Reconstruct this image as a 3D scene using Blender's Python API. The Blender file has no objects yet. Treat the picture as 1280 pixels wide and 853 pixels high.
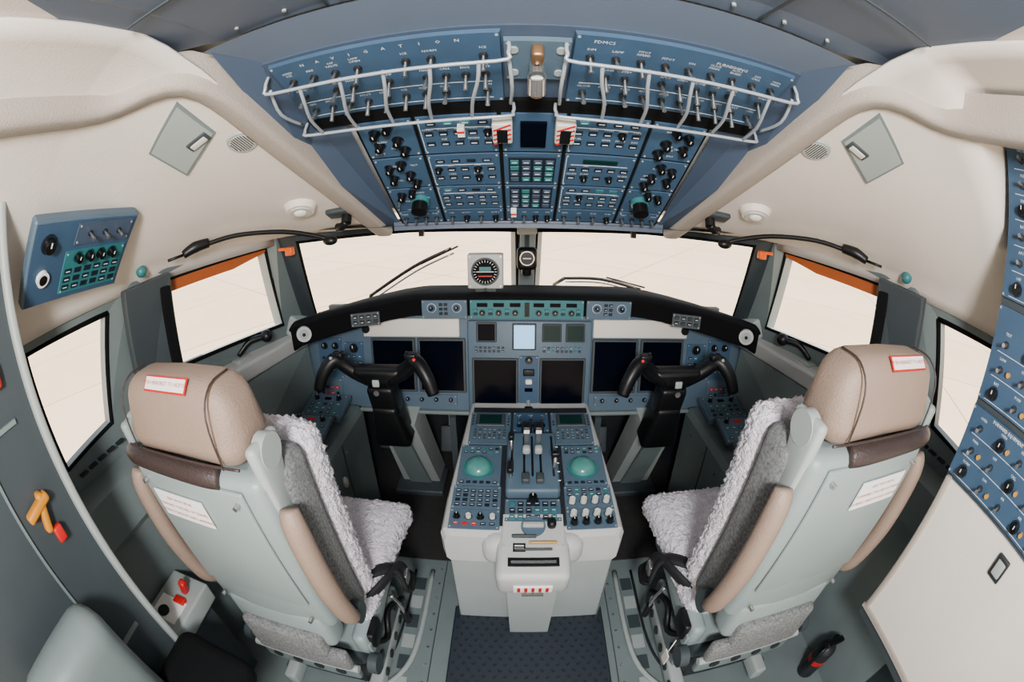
import bpy,bmesh,math,random
from mathutils import Vector,Matrix
random.seed(7)
Vc=Vector
def lin(c):
    r=[]
    for x in c:
        x=x/255; r.append(x/12.92 if x<=.04045 else ((x+.055)/1.055)**2.4)
    return (*r,1)
def mat(name,rgb,rough=.5,metal=0,bs=0,bd=.0,var=0,vs=8,emit=0,coat=0,spec=.5):
    m=bpy.data.materials.new(name); m.use_nodes=True; nt=m.node_tree; b=nt.nodes['Principled BSDF']
    b.inputs['Base Color'].default_value=lin(rgb); b.inputs['Roughness'].default_value=rough; b.inputs['Metallic'].default_value=metal
    b.inputs['Specular IOR Level'].default_value=spec
    if coat: b.inputs['Coat Weight'].default_value=coat
    if emit: b.inputs['Emission Color'].default_value=lin(rgb); b.inputs['Emission Strength'].default_value=emit
    if bs or var:
        tc=nt.nodes.new('ShaderNodeTexCoord')
    if bs:
        n=nt.nodes.new('ShaderNodeTexNoise'); n.inputs['Scale'].default_value=bs; n.inputs['Detail'].default_value=4
        nt.links.new(tc.outputs['Object'],n.inputs['Vector'])
        bp=nt.nodes.new('ShaderNodeBump'); bp.inputs['Strength'].default_value=bd; bp.inputs['Distance'].default_value=.01
        nt.links.new(n.outputs['Fac'],bp.inputs['Height']); nt.links.new(bp.outputs[0],b.inputs['Normal'])
    if var:
        n=nt.nodes.new('ShaderNodeTexNoise'); n.inputs['Scale'].default_value=vs; n.inputs['Detail'].default_value=5
        nt.links.new(tc.outputs['Object'],n.inputs['Vector'])
        cr=nt.nodes.new('ShaderNodeValToRGB'); c=lin(rgb)
        cr.color_ramp.elements[0].color=tuple(x*(1-var) for x in c[:3])+(1,); cr.color_ramp.elements[1].color=tuple(min(1,x*(1+var)) for x in c[:3])+(1,)
        cr.color_ramp.elements[0].position=.3; cr.color_ramp.elements[1].position=.7
        nt.links.new(n.outputs['Fac'],cr.inputs[0]); nt.links.new(cr.outputs[0],b.inputs['Base Color'])
    return m
CREAM=mat('cream_liner',(222,214,205),.6,bs=180,bd=.08,var=.05,vs=3)
BEAMC=mat('beam_plastic',(160,151,142),.6,bs=250,bd=.3)
BLUE=mat('blue_panel',(50,76,102),.55,var=.08,vs=12)
BLUED=mat('blue_frame',(60,74,94),.5,var=.05,vs=5)
CEILB=mat('ceiling_blue',(86,99,118),.5,var=.04,vs=5)
TEAL=mat('teal_panel',(40,104,110),.5)
GREY=mat('grey_green',(108,120,120),.5,var=.09,vs=6)
GREYL=mat('grey_light',(154,162,160),.5,var=.05,vs=6)
GREYD=mat('grey_dark',(54,62,66),.55,var=.07,vs=6)
PANG=mat('panel_grey',(74,94,110),.5,var=.06,vs=12)
SHELL=mat('seat_shell',(134,147,147),.4,bs=300,bd=.1,var=.04,vs=5)
BLACK=mat('black_plastic',(12,13,15),.4,spec=.35)
BLACKS=mat('black_soft',(10,11,13),.85,bs=400,bd=.2,spec=.15)
DARK=mat('dark_metal',(30,33,37),.5,var=.2,vs=20)
SCREEN=mat('screen_glass',(4,7,18),.15,spec=.06)
SCREENG=mat('screen_green',(12,40,38),.3,spec=.2)
LCD=mat('lcd_lit',(135,192,235),.3,emit=1.2)
CAP=mat('key_cap',(20,29,40),.4)
CAPT=mat('key_teal',(44,108,112),.45)
KNOB=mat('knob_black',(10,10,12),.3)
KNOBW=mat('knob_white',(200,198,190),.4)
WHITE=mat('label_white',(238,238,234),.6)
PRINT=mat('panel_print',(205,214,222),.6)
RED=mat('red',(190,18,18),.4)
ORANGE=mat('orange',(225,92,14),.45)
YEL=mat('yellow_brown',(195,125,22),.45)
BROWN=mat('sunshade_brown',(160,78,30),.5)
METAL=mat('steel',(195,195,193),.25,metal=.9)
BRASS=mat('bronze',(150,115,85),.35,metal=.7)
RAIL=mat('guard_rail',(160,168,178),.35,metal=.2)
LEATH=mat('tan_leather',(140,120,106),.5,bs=220,bd=.25,var=.06,vs=6)
LEATHD=mat('brown_leather',(54,43,41),.45,bs=220,bd=.25)
WOOL=mat('sheepskin_wool',(226,221,230),.95,bs=160,bd=1.0,var=.10,vs=70)
FAB=mat('woven_fabric',(118,120,120),.9,bs=400,bd=.6,var=.45,vs=140)
MAT=mat('rubber_mat',(34,42,52),.6)
MATB=mat('rubber_mat_ribs',(24,30,38),.6)
CARP=mat('footwell_carpet',(38,36,36),.9,bs=200,bd=.4,var=.15,vs=40)
PEDL=mat('pedestal_shell',(180,182,180),.45,bs=200,bd=.1,var=.04,vs=6)
EXT=mat('aircraft_skin',(200,200,200),.4)
DOME=mat('green_dome',(70,130,124),.25,coat=.4)
AMBER=mat('amber',(190,140,60),.3)
LENS=mat('lamp_lens',(240,240,232),.2)
STRAP=mat('black_strap',(18,18,22),.7,bs=500,bd=.3)

class MB:
    def __init__(s,name): s.name=name; s.v=[];s.f=[];s.mi=[];s.sm=[];s.mats=[];s.M=Matrix.Identity(4)
    def add(s,vs,fs,m,smooth=False):
        if m not in s.mats: s.mats.append(m)
        k=s.mats.index(m); o=len(s.v)
        s.v+=[tuple(s.M@Vc(v)) for v in vs]
        for f in fs: s.f.append([o+i for i in f]); s.mi.append(k); s.sm.append(smooth)
    def box(s,c,d,m,R=None,top=1.0):
        x,y,z=d[0]/2,d[1]/2,d[2]/2; vs=[]
        for sz in(-1,1):
            k=top if sz>0 else 1
            for sx,sy in((-1,-1),(1,-1),(1,1),(-1,1)): vs.append(Vc((sx*x*k,sy*y*k,sz*z)))
        if R is not None: vs=[R@v for v in vs]
        vs=[v+Vc(c) for v in vs]
        s.add(vs,[(0,3,2,1),(4,5,6,7),(0,1,5,4),(1,2,6,5),(2,3,7,6),(3,0,4,7)],m)
    def rbox(s,c,d,r,m,seg=3,R=None,warp=None,cuts=0,smooth=True):
        bm=bmesh.new(); bmesh.ops.create_cube(bm,size=1)
        for v in bm.verts: v.co=Vc((v.co.x*d[0],v.co.y*d[1],v.co.z*d[2]))
        bmesh.ops.bevel(bm,geom=bm.edges[:],offset=min(r,min(d)*.49),segments=seg,profile=.5,affect='EDGES')
        if cuts: bmesh.ops.subdivide_edges(bm,edges=[e for e in bm.edges if e.calc_length()>r*1.2],cuts=cuts,use_grid_fill=True)
        bm.verts.ensure_lookup_table()
        for i,v in enumerate(bm.verts): v.index=i
        vs=[]
        for v in bm.verts:
            p=v.co.copy()
            if warp: p=warp(p)
            if R is not None: p=R@p
            vs.append(p+Vc(c))
        fs=[[v.index for v in f.verts] for f in bm.faces]; bm.free()
        s.add(vs,fs,m,smooth)
    def cyl(s,p0,p1,r0,m,r1=None,seg=16):
        p0=Vc(p0);p1=Vc(p1); r1=r0 if r1 is None else r1
        a=(p1-p0).normalized(); t=a.orthogonal().normalized(); b=a.cross(t)
        A=[];B=[]
        for i in range(seg):
            w=2*math.pi*i/seg; d=t*math.cos(w)+b*math.sin(w); A.append(p0+d*r0);B.append(p1+d*r1)
        s.add(A+B,[(i,(i+1)%seg,seg+(i+1)%seg,seg+i) for i in range(seg)],m,True)
        s.add(A,[tuple(range(seg))[::-1]],m); s.add(B,[tuple(range(seg))],m)
    def tube(s,pts,r,m,seg=8,sub=4,closed=False,flat=None):
        P=[Vc(p) for p in pts]; rr=r if isinstance(r,(list,tuple)) else [r]*len(P)
        if sub>1 and len(P)>2:
            Q=[];qr=[];n=len(P)
            for i in range(n-1):
                a=P[max(i-1,0)];b=P[i];c=P[i+1];d=P[min(i+2,n-1)]
                for k in range(sub):
                    t=k/sub
                    Q.append(.5*((2*b)+(c-a)*t+(2*a-5*b+4*c-d)*t*t+(3*b-a-3*c+d)*t**3)); qr.append(rr[i]+(rr[i+1]-rr[i])*t)
            Q.append(P[-1]);qr.append(rr[-1]); P=Q;rr=qr
        n=len(P); vs=[]; up=None
        for i in range(n):
            tg=(P[min(i+1,n-1)]-P[max(i-1,0)]).normalized()
            if up is None: up=tg.orthogonal().normalized() if flat is None else Vc(flat)
            up=(up-tg*up.dot(tg)).normalized(); b=tg.cross(up)
            for k in range(seg):
                w=2*math.pi*(k+.5)/seg; vs.append(P[i]+up*math.cos(w)*rr[i]*(1 if flat is None else .3)+b*math.sin(w)*rr[i])
        fs=[(i*seg+k,i*seg+(k+1)%seg,(i+1)*seg+(k+1)%seg,(i+1)*seg+k) for i in range(n-1) for k in range(seg)]
        fs+=[tuple(range(seg))[::-1],tuple((n-1)*seg+k for k in range(seg))]
        s.add(vs,fs,m,seg>4)
    def sphere(s,c,r,m,sc=(1,1,1),seg=20,half=False):
        vs=[];fs=[];R=10
        for j in range(R+1):
            ph=(math.pi/2 if half else math.pi)*j/R
            for i in range(seg):
                w=2*math.pi*i/seg; vs.append((c[0]+r*sc[0]*math.sin(ph)*math.cos(w),c[1]+r*sc[1]*math.sin(ph)*math.sin(w),c[2]+r*sc[2]*math.cos(ph)))
        for j in range(R):
            for i in range(seg): fs.append((j*seg+i,(j+1)*seg+i,(j+1)*seg+(i+1)%seg,j*seg+(i+1)%seg))
        s.add(vs,fs,m,True)
    def prism(s,pts,vec,m):
        n=len(pts); P=[Vc(p) for p in pts]; Q=[p+Vc(vec) for p in P]
        s.add(P+Q,[tuple(range(n))[::-1],tuple(range(n,2*n))]+[(i,(i+1)%n,n+(i+1)%n,n+i) for i in range(n)],m)
    def poly(s,pts,m): s.add(pts,[tuple(range(len(pts)))],m)
    def grid(s,rows,m,smooth=True):
        n=len(rows[0]); vs=[p for r in rows for p in r]
        s.add(vs,[(j*n+i,j*n+i+1,(j+1)*n+i+1,(j+1)*n+i) for j in range(len(rows)-1) for i in range(n-1)],m,smooth)
    def ring(s,o,i,m):
        n=len(o); s.add(list(o)+list(i),[(k,(k+1)%n,n+(k+1)%n,n+k) for k in range(n)],m)
    def text(s,st,c,size,m,R=None,align='CENTER'):
        cu=bpy.data.curves.new('t','FONT'); cu.body=st; cu.size=size; cu.align_x=align; cu.align_y='CENTER'; cu.resolution_u=1
        ob=bpy.data.objects.new('t',cu); bpy.context.collection.objects.link(ob)
        bpy.context.view_layer.update()
        me=ob.to_mesh(); vs=[v.co.copy() for v in me.vertices]; fs=[tuple(p.vertices) for p in me.polygons]
        if R is not None: vs=[R@v for v in vs]
        vs=[v+Vc(c) for v in vs]
        ob.to_mesh_clear(); bpy.data.objects.remove(ob); bpy.data.curves.remove(cu)
        s.add(vs,fs,m)
    def done(s,parent=None,recalc=True,solid=0,sub=0,bevel=0):
        me=bpy.data.meshes.new(s.name); me.from_pydata(s.v,[],s.f)
        for m in s.mats: me.materials.append(m)
        me.polygons.foreach_set('material_index',s.mi); me.polygons.foreach_set('use_smooth',s.sm)
        if recalc:
            bm=bmesh.new(); bm.from_mesh(me); bmesh.ops.recalc_face_normals(bm,faces=bm.faces); bm.to_mesh(me); bm.free()
        ob=bpy.data.objects.new(s.name,me); bpy.context.collection.objects.link(ob)
        if parent: ob.parent=parent
        if solid:
            md=ob.modifiers.new('s','SOLIDIFY'); md.thickness=solid; md.offset=0
        if bevel:
            md=ob.modifiers.new('b','BEVEL'); md.width=bevel; md.segments=2; md.limit_method='ANGLE'
        if sub:
            md=ob.modifiers.new('u','SUBSURF'); md.levels=sub; md.render_levels=sub
        return ob
def frame(o,ux,uy):
    ux=Vc(ux).normalized(); uy=Vc(uy); uy=(uy-ux*uy.dot(ux)).normalized(); n=ux.cross(uy)
    M=Matrix.Identity(4)
    for i in range(3): M[i][0]=ux[i];M[i][1]=uy[i];M[i][2]=n[i];M[i][3]=o[i]
    return M
WORDS='TEST PUMP AUTO OFF MAIN STBY APU FUEL GEN BAT OPEN VALVE CLOSE ENG FIRE ICE PITOT ON HEAT LAMP AIR BLEED XFEED HYD DIM CALL NORM EMER TRIM'.split()
def knob(mb,a,b,r=.012,h=.02,m=None,base=None):
    m=m or KNOB
    mb.cyl((a,b,0),(a,b,.004),r*1.35,base or CAP,seg=14)
    mb.cyl((a,b,.003),(a,b,h),r,m,r*.85,seg=14)
    mb.box((a,b+r*.45,h+.0008),(r*.18,r*.7,.001),WHITE)
def toggle(mb,a,b,h=.03,tilt=0):
    mb.cyl((a,b,0),(a,b,.006),.0085,DARK,seg=6)
    mb.cyl((a,b,.005),(a,b+tilt,h),.003,METAL,.005,seg=8)
def btn(mb,a,b,w=.016,h=.013,m=None,d=.006):
    mb.box((a,b,d/2),(w,h,d),m or CAP,top=.85)
def keys(mb,a0,b0,nx,ny,dx,dy,w,h,m=None,lab=.3,alt=None):
    for i in range(nx):
        for j in range(ny):
            a=a0+i*dx;b=b0+j*dy
            btn(mb,a,b,w,h,(alt if alt and random.random()<.35 else m))
            if random.random()<lab: mb.box((a,b,.0064),(w*.55,h*.16,.0006),PRINT)
def plate(mb,a,b,w,h,m,t=.004,screws=True):
    mb.box((a,b,t/2),(w,h,t),m,top=.99)
    if screws:
        for sx in(-1,1):
            for sy in(-1,1): mb.cyl((a+sx*(w/2-.007),b+sy*(h/2-.007),t),(a+sx*(w/2-.007),b+sy*(h/2-.007),t+.0015),.003,GREYL,seg=8)
def label(mb,a,b,size=.009,st=None,z=.0055):
    mb.text(st or random.choice(WORDS),(a,b,z),size,PRINT)

# =============== ROOM SHELL =================
mx=lambda P,s:[(p[0]*s,p[1],p[2]) for p in P]
def interp(y,T):
    if y<=T[0][0]: return T[0][1]
    for (a,u),(b,v) in zip(T,T[1:]):
        if y<=b: return u+(v-u)*(y-a)/(b-a)
    return T[-1][1]
XI=lambda y:interp(y,[(.3,.62),(.55,.61),(1.46,.50)])
ZI=lambda y:interp(y,[(.45,1.95),(.58,1.91),(1.46,1.495)])
XO=lambda y:interp(y,[(.3,1.23),(.86,1.20),(1.0,1.18),(1.48,.98)])
ZO=lambda y:interp(y,[(.3,1.47),(1.0,1.475),(1.48,1.49)])
def side_z(ax,y):
    u=max(0,min(1,(ax-XI(y))/(XO(y)-XI(y)))); return ZI(y)+(ZO(y)-ZI(y))*u**1.7
def side_frame(x,y):
    s=1 if x>0 else -1; e=.02; z=side_z(abs(x),y)
    tx=Vc((e*2*s,0,side_z(abs(x)+e,y)-side_z(abs(x)-e,y))).normalized(); ty=Vc((0,2*e,side_z(abs(x),y+e)-side_z(abs(x),y-e))).normalized()
    n=tx.cross(ty)
    if n.z>0:n=-n
    return Vc((x,y,z)),tx,ty,n
WSo=[(0,1.95,1.475),(-.49,1.66,1.51),(-.97,1.45,1.51),(-1.10,1.86,.93),(0,2.42,.95)]
WSi=[(-.045,1.97,1.425),(-.49,1.72,1.455),(-.90,1.50,1.46),(-1.04,1.88,1.0),(-.05,2.33,1.06)]
SWi=[(-1.045,1.47,1.455),(-1.105,1.63,1.08),(-1.28,.95,1.115),(-1.20,1.0,1.44)]
AWi=[(-1.235,.74,1.41),(-1.29,.66,1.08),(-1.30,.41,1.05),(-1.25,.39,1.41)]
for s,nm in((-1,'left'),(1,'right')):
    f_=-s
    w=MB('wall_'+nm)
    w.ring(mx(WSo,f_),mx(WSi,f_),GREYD)
    o2=[(-.97,1.45,1.51),(-1.10,1.86,.93),(-1.31,.84,.93),(-1.19,.86,1.50)]
    w.ring(mx(o2,f_),mx(SWi,f_),GREY)
    o3=[(-1.19,.86,1.50),(-1.31,.84,.93),(-1.34,.20,.93),(-1.24,.24,1.50)]
    w.ring(mx(o3,f_),mx(AWi,f_),GREY)
    w.poly(mx([(-1.24,.24,1.50),(-1.34,.2,.94),(-1.34,-1.2,.94),(-1.24,-1.2,1.5)],f_),GREYD)
    w.grid([mx([(-1.36,-1.2,z),(-1.36,.2,z),(-1.33,.84,z),(-1.16,1.86,z),(-1.12,2.2,z)],f_) for z in(0,.96)],GREYD,False)
    w.grid([mx([(-1.23,y,0),(-1.23,y,.76),(-1.21,y,.79),(-1.23,y,.93),(-1.33,y,.96)],f_) for y in(.2,1.12)],GREY,False)
    w.box((s*1.14,.9,.66),(.18,.4,.03),GREYL)
    for k in range(5): w.box((s*1.285,.46+.05*k,1.012),(.02,.035,.006),DARK)
    for ri in (SWi,AWi,WSi):
        k=.05
        w.ring(mx(ri,f_),mx([(p[0]-k*(.6 if ri is WSi else 1),p[1]+(k if ri is WSi else .0),p[2]) for p in ri],f_),GREYL)
    w.done(recalc=False)
    for ri in (WSi,SWi,AWi):
        g=MB('window_seal'); P=mx(ri,f_); g.tube(P+[P[0]],.009,BLACKS,seg=6,sub=1); g.done()
for s,nm in((-1,'left'),(1,'right')):
    c=MB('ceiling_liner_'+nm); rows=[]
    ys=[-1.2,-.4,0,.2,.35,.41,.425,.5,.6,.7,.85,1.0,1.15,1.3,1.4,1.49]
    for y in ys:
        row=[]
        for k in range(13):
            u=k/12; ax=XI(y)+(XO(y)-XI(y))*u
            z=side_z(ax,y)
            if s>0 and y<.42: z=max(z,1.95-.02*u)
            row.append((s*ax,y,z))
        row.append((s*(XO(y)+.012),y,ZO(y)-.03))
        rows.append(row)
    c.grid(rows,CREAM); c.done(recalc=False,solid=.006)
c=MB('ceiling')
c.box((0,-.3,2.03),(2.9,2.1,.04),CEILB)
c.box((0,-.36,1.965),(1.26,1.76,.02),CREAM)
c.poly([(-.75,.52,1.955),(-.55,.60,1.945),(.55,.60,1.945),(.75,.52,1.955),(.56,.1,1.953),(.5,-1.2,1.953),(-.5,-1.2,1.953),(-.56,.1,1.953)],CEILB)
c.poly([(-1.3,.5,2.03),(1.3,.5,2.03),(1.0,1.5,1.56),(-1.0,1.5,1.56)],EXT)
c.poly([(-1.0,1.5,1.56),(1.0,1.5,1.56),(0,1.98,1.50)],EXT)
for s in(-1,1):
    c.poly([(s*1.3,-1.2,2.03),(s*1.3,.5,2.03),(s*1.33,.5,1.48),(s*1.33,-1.2,1.48)],EXT)
    c.poly([(s*1.3,.5,2.03),(s*1.0,1.5,1.56),(s*1.0,1.5,1.5),(s*1.33,.5,1.48)],EXT)
c.poly([(-.52,1.38,1.50),(.52,1.38,1.50),(.97,1.46,1.508),(.49,1.67,1.507),(0,1.96,1.472),(-.49,1.67,1.507),(-.97,1.46,1.508)],GREYD)
c.done(recalc=False)
t=MB('trim_1')
for x in(-.33,.36): t.box((x,.35,1.944),(.004,.5,.004),GREYD)
t.box((0,.38,1.944),(1.2,.004,.004),GREYD)
for x in [-.5+.1*i for i in range(11)]: t.cyl((x,.57,1.948),(x,.57,1.942),.004,GREYL,seg=8)
t.done()
for s in(-1,1):
    b=MB('ceiling_beam')
    path=[(-.515,1.47,1.475),(-.55,1.2,1.605),(-.578,1.0,1.70),(-.605,.78,1.805),(-.62,.68,1.855),(-.65,.60,1.885),(-.71,.555,1.885),(-.78,.53,1.87),(-.815,.44,1.86),(-.815,.25,1.86),(-.81,-1.0,1.87)]
    rows=[]
    P=[Vc(p) for p in mx(path,-s)]
    prof=[(-.034,.07),(-.036,-.006),(-.030,-.016),(.030,-.016),(.036,-.006),(.034,.07)]
    for k,p in enumerate(P):
        tg=(P[min(k+1,len(P)-1)]-P[max(k-1,0)]); tg.z=0; tg.normalize(); sd=Vc((0,0,1)).cross(tg)
        rows.append([tuple(p+sd*a+Vc((0,0,h))) for a,h in prof])
    b.grid(rows,BEAMC); b.poly(rows[0],BEAMC)
    b.done(recalc=False,sub=1)
f=MB('floor'); f.box((0,.6,-.02),(2.7,3.7,.04),GREY)
f.box((-.62,1.78,.004),(.68,.9,.008),CARP); f.box((.66,1.78,.004),(.68,.9,.008),CARP)
f.box((-.45,1.5,.006),(.28,.3,.008),CARP); f.box((.48,1.5,.006),(.28,.3,.008),CARP)
for s in(-1,1):
    f.tube([(s*.42,1.25,.008),(s*.42,.9,.008),(s*.45,.7,.008),(s*.55,.55,.008)],.012,GREYL,seg=6)
    f.tube([(s*.50,1.25,.006),(s*.50,.9,.006),(s*.53,.72,.006),(s*.6,.6,.006)],.006,DARK,seg=6)
    for k in range(9): f.cyl((s*.38,.55+.09*k,.0),(s*.38,.55+.09*k,.004),.006,METAL,seg=8)
    f.box((s*.36,.8,.001),(.004,1.1,.004),GREYD)
    for k in range(6): f.box((s*.465,.62+.11*k,.002),(.05,.07,.004),GREYD if k%2 else GREYL)
f.done()
m=MB('floor_mat'); m.rbox((.02,.52,.008),(.62,1.06,.016),.006,MAT,seg=1,smooth=False)
for i in range(30):
    for j in range(34):
        if (i+j)%2==0: m.box((-.27+i*.02,.03+j*.03,.0175),(.008,.014,.003),MATB,R=Matrix.Rotation(.7*(1 if i%2 else -1),3,'Z'))
m.done()
w=MB('wall_front'); w.box((0,2.25,.5),(2.3,.04,1.0),DARK)
for s in(-1,1):
    w.box((s*.34,1.95,.3),(.03,.5,.6),GREYD); w.box((s*.93,1.95,.3),(.03,.5,.6),GREYD)
    for dx in(-.19,.19):
        w.rbox((s*.62+dx,2.1,.22),(.12,.04,.16),.01,GREYD,R=Matrix.Rotation(-.4,3,'X')); w.cyl((s*.62+dx,2.12,.2),(s*.62+dx,2.2,.55),.015,GREYL)
w.box((0,2.1,.97),(2.2,.5,.02),BLACKS)
w.done()
for s in(-1,1):
    f_=-s
    c=MB('side_console')
    c.grid([mx([(-.81,1.12,0),(-.81,1.12,.58),(-.83,1.12,.61),(-1.10,1.12,.63),(-1.18,1.12,.93),(-1.32,1.12,.96)],f_),
            mx([(-.81,1.76,0),(-.81,1.76,.58),(-.83,1.76,.61),(-1.05,1.76,.63),(-1.06,1.76,.93),(-1.2,1.76,.96)],f_)],GREY,False)
    c.poly(mx([(-.81,1.76,0),(-.81,1.76,.6),(-1.2,1.76,.6),(-1.2,1.76,0)],f_),GREY)
    c.poly(mx([(-.81,1.12,0),(-.81,1.12,.58),(-.83,1.12,.61),(-1.10,1.12,.63),(-1.12,1.12,0)],f_),GREY)
    for y in(1.2,1.45): c.box((s*.8085,y,.3),(.004,.005,.55),GREYD)
    for k in range(4): 
        for z in(.08,.52): c.cyl((s*.81,1.16+.16*k,z),(s*.806,1.16+.16*k,z),.006,METAL,seg=8)
    for k,(y0,w_,h_) in enumerate(((1.62,.2,.16),(1.42,.2,.16),(1.22,.2,.16))):
        c.M=frame((s*.945,y0,.66),(1,0,0),(0,.97,.22)) 
        plate(c,0,0,.22,.17,GREYD if k else PANG,t=.02,screws=False); c.M=c.M@Matrix.Translation((0,0,.02))
        plate(c,0,0,.20,.15,PANG,screws=True)
        keys(c,-.07,-.05,5,3,.035,.03,.022,.016,CAP,.6,CAPT)
        knob(c,-.06,.05);knob(c,.06,.05); btn(c,0,.05,.04,.02,RED if k==1 else SCREEN)
        c.M=Matrix.Identity(4)
    c.tube(mx([(-1.20,1.36,1.03),(-1.16,1.41,1.075),(-1.11,1.46,1.08)],f_),.014,BLACK,seg=10); c.sphere((s*1.10,1.47,1.08),.028,BLACK); c.rbox((s*1.20,1.36,1.01),(.08,.09,.03),.01,GREYL)
    if s<0: c.sphere((s*.80,1.38,.42),.03,KNOBW,sc=(.5,.6,1))
    c.done(recalc=False)
    q=MB('window_sill')
    q.prism(mx([(-1.05,1.80,1.0),(-1.20,.92,1.01),(-1.31,.92,1.03),(-1.15,1.8,1.02)],f_),(0,0,-.07),PEDL)
    q.prism(mx([(-1.02,1.70,1.04),(-1.05,1.83,1.06),(-1.12,1.80,1.16),(-1.09,1.66,1.12)],f_),(s*.03,0,-.1),GREYL)
    q.done(bevel=.01)
    q=MB('window_post'); q.prism(mx([(-1.16,.98,1.47),(-1.20,.99,1.02),(-1.27,.80,1.0),(-1.19,.78,1.46)],f_),(-s*.03,0,0),GREYD)
    q.prism(mx([(-1.135,.965,1.43),(-1.165,.975,1.08),(-1.185,.94,1.06),(-1.15,.93,1.43)],f_),(-s*.012,0,0),BLACKS); q.done(bevel=.006)
GL=bpy.data.materials.new('window_glass'); GL.use_nodes=True; nt=GL.node_tree; nt.nodes.clear()
a=nt.nodes.new('ShaderNodeBsdfTransparent');g=nt.nodes.new('ShaderNodeBsdfGlossy');mxx=nt.nodes.new('ShaderNodeMixShader');oo=nt.nodes.new('ShaderNodeOutputMaterial')
g.inputs['Roughness'].default_value=.02; mxx.inputs[0].default_value=.03
nt.links.new(a.outputs[0],mxx.inputs[1]);nt.links.new(g.outputs[0],mxx.inputs[2]);nt.links.new(mxx.outputs[0],oo.inputs[0])
k=1
for s in(-1,1):
    for P in (WSi,SWi,AWi):
        q=MB('window_%d'%k);k+=1; q.poly(mx([(p[0]-.02,p[1]+.01,p[2]) for p in P],s),GL); q.done(recalc=False)
p=MB('windshield_center_post'); p.prism([(-.03,1.96,1.44),(.04,1.96,1.44),(.045,2.33,1.06),(-.04,2.33,1.06)],(0,-.03,-.03),GREYL)
p.rbox((0,1.93,1.44),(.09,.06,.06),.01,GREYL); p.done(bevel=.004)
for s in(-1,1):
    f_=-s
    q=MB('sun_shade'); q.prism(mx([(-1.045,1.48,1.465),(-1.195,1.03,1.455),(-1.20,1.03,1.395),(-1.10,1.30,1.405),(-1.05,1.46,1.435)],f_),(s*-.006,0,0),BROWN); q.done()
    q=MB('orange_clip'); q.rbox((s*.925,1.475,1.43),(.035,.03,.035),.006,ORANGE); q.box((s*.95,1.47,1.44),(.05,.01,.012),ORANGE); q.done()
    q=MB('shade_clip'); q.box((s*.42,1.66,1.46),(.02,.02,.05),BLACK); q.done()

# =============== OVERHEAD =================
oh=MB('overhead_panel')
oh.poly([(-.60,.59,1.935),(.60,.59,1.935),(.54,.70,1.905),(-.54,.70,1.905)],CEILB)
for s in(-1,1):
    oh.poly([(s*.585,.60,1.93),(s*.52,.69,1.908),(s*.52,.96,1.80),(s*.44,.97,1.79),(s*.43,1.40,1.505),(s*.53,1.45,1.49),(s*.57,1.0,1.71)],BLUED)
oh.box((0,1.395,1.50),(.90,.02,.03),BLUED); 
MA=frame((0,.70,1.90),(1,0,0),(0,-1,.4)); MFw=frame((0,.955,1.795),(1,0,0),(0,-1,.651))
oh.M=MA
oh.box((0,-.14,-.006),(1.08,.29,.01),BLUED)
oh.box((0,-.255,.002),(1.04,.05,.012),BLACKS)
for sx,words in((-1,'NAVIGATION'),(1,'FURNISHING')):
    cx=.285*sx
    plate(oh,cx,-.115,.445,.225,BLUE,t=.010)
    if sx<0:
        for j,ch in enumerate(words): oh.text(ch,(cx-.15+j*.033,-.020,.0108),.012,PRINT)
    else:
        oh.text('FDMCS',(cx-.17,-.02,.0108),.012,PRINT); oh.text('FURNISHING',(cx+.08,-.026,.0108),.012,PRINT)
    for b0,n in((-.065,9),(-.125,11),(-.185,10)):
        for j in range(n):
            a=cx-.19+j*.38/(n-1)
            if random.random()<.88:
                oh.M=MA@Matrix.Translation((0,0,.010)); toggle(oh,a,b0,.036,random.choice((-.008,.008))); label(oh,a,b0+.022,.009,z=.001)
                if random.random()<.5: label(oh,a,b0+.031,.008,z=.001)
                oh.M=MA
        oh.box((cx,b0-.028,.0105),(.40,.0014,.0006),PRINT)
    z=.05; A0=cx-.235;A1=cx+.235; rr=.0038
    oh.tube([(A0+.0,-.03,.008),(A0,-.032,z*.7),(A0+.02,-.04,z),(cx,-.04,z+.005),(A1-.02,-.04,z),(A1,-.032,z*.7),(A1,-.03,.008)],rr,RAIL)
    oh.tube([(A0-.005,-.24,.008),(A0-.005,-.237,z*.7),(A0+.02,-.233,z),(cx,-.233,z+.005),(A1-.02,-.233,z),(A1+.005,-.237,z*.7),(A1+.005,-.24,.008)],rr,RAIL)
    oh.tube([(A0,-.05,z*.6),(A0-.005,-.12,z),(A0,-.21,z*.6)],rr,RAIL)
    oh.tube([(A1,-.05,z*.6),(A1+.005,-.12,z),(A1,-.21,z*.6)],rr,RAIL)
    for j in range(5):
        a=cx-.165+j*.085
        oh.tube([(a-.01*sx,-.04,z),(a-.006*sx,-.08,z+.012),(a+.01*sx,-.15,z+.014),(a+.02*sx,-.233,z)],rr,RAIL)
plate(oh,0.0,-.085,.118,.12,PANG,t=.012)
for a in(-.042,.042):
    for b in(-.05,-.12): oh.cyl((a,b,.012),(a,b,.016),.009,GREYL,seg=12)
oh.rbox((0,-.05,.025),(.022,.034,.03),.006,BRASS); oh.cyl((0,-.085,.012),(0,-.085,.05),.014,METAL); oh.cyl((0,-.10,.04),(0,-.135,.055),.018,METAL,seg=20); oh.cyl((0,-.135,.055),(0,-.142,.058),.012,BRASS); oh.cyl((0,-.142,.058),(0,-.146,.06),.006,BLACK)
oh.M=MFw
oh.box((0,-.255,.0),(.84,.53,.012),BLACKS); oh.M=MFw@Matrix.Translation((0,0,.006))
cols=[(-.345,.14),(-.175,.19),(0.0,.15),(.175,.19),(.345,.14)]
bands=[(-.075,.145),(-.225,.145),(-.365,.125),(-.47,.075)]
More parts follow.
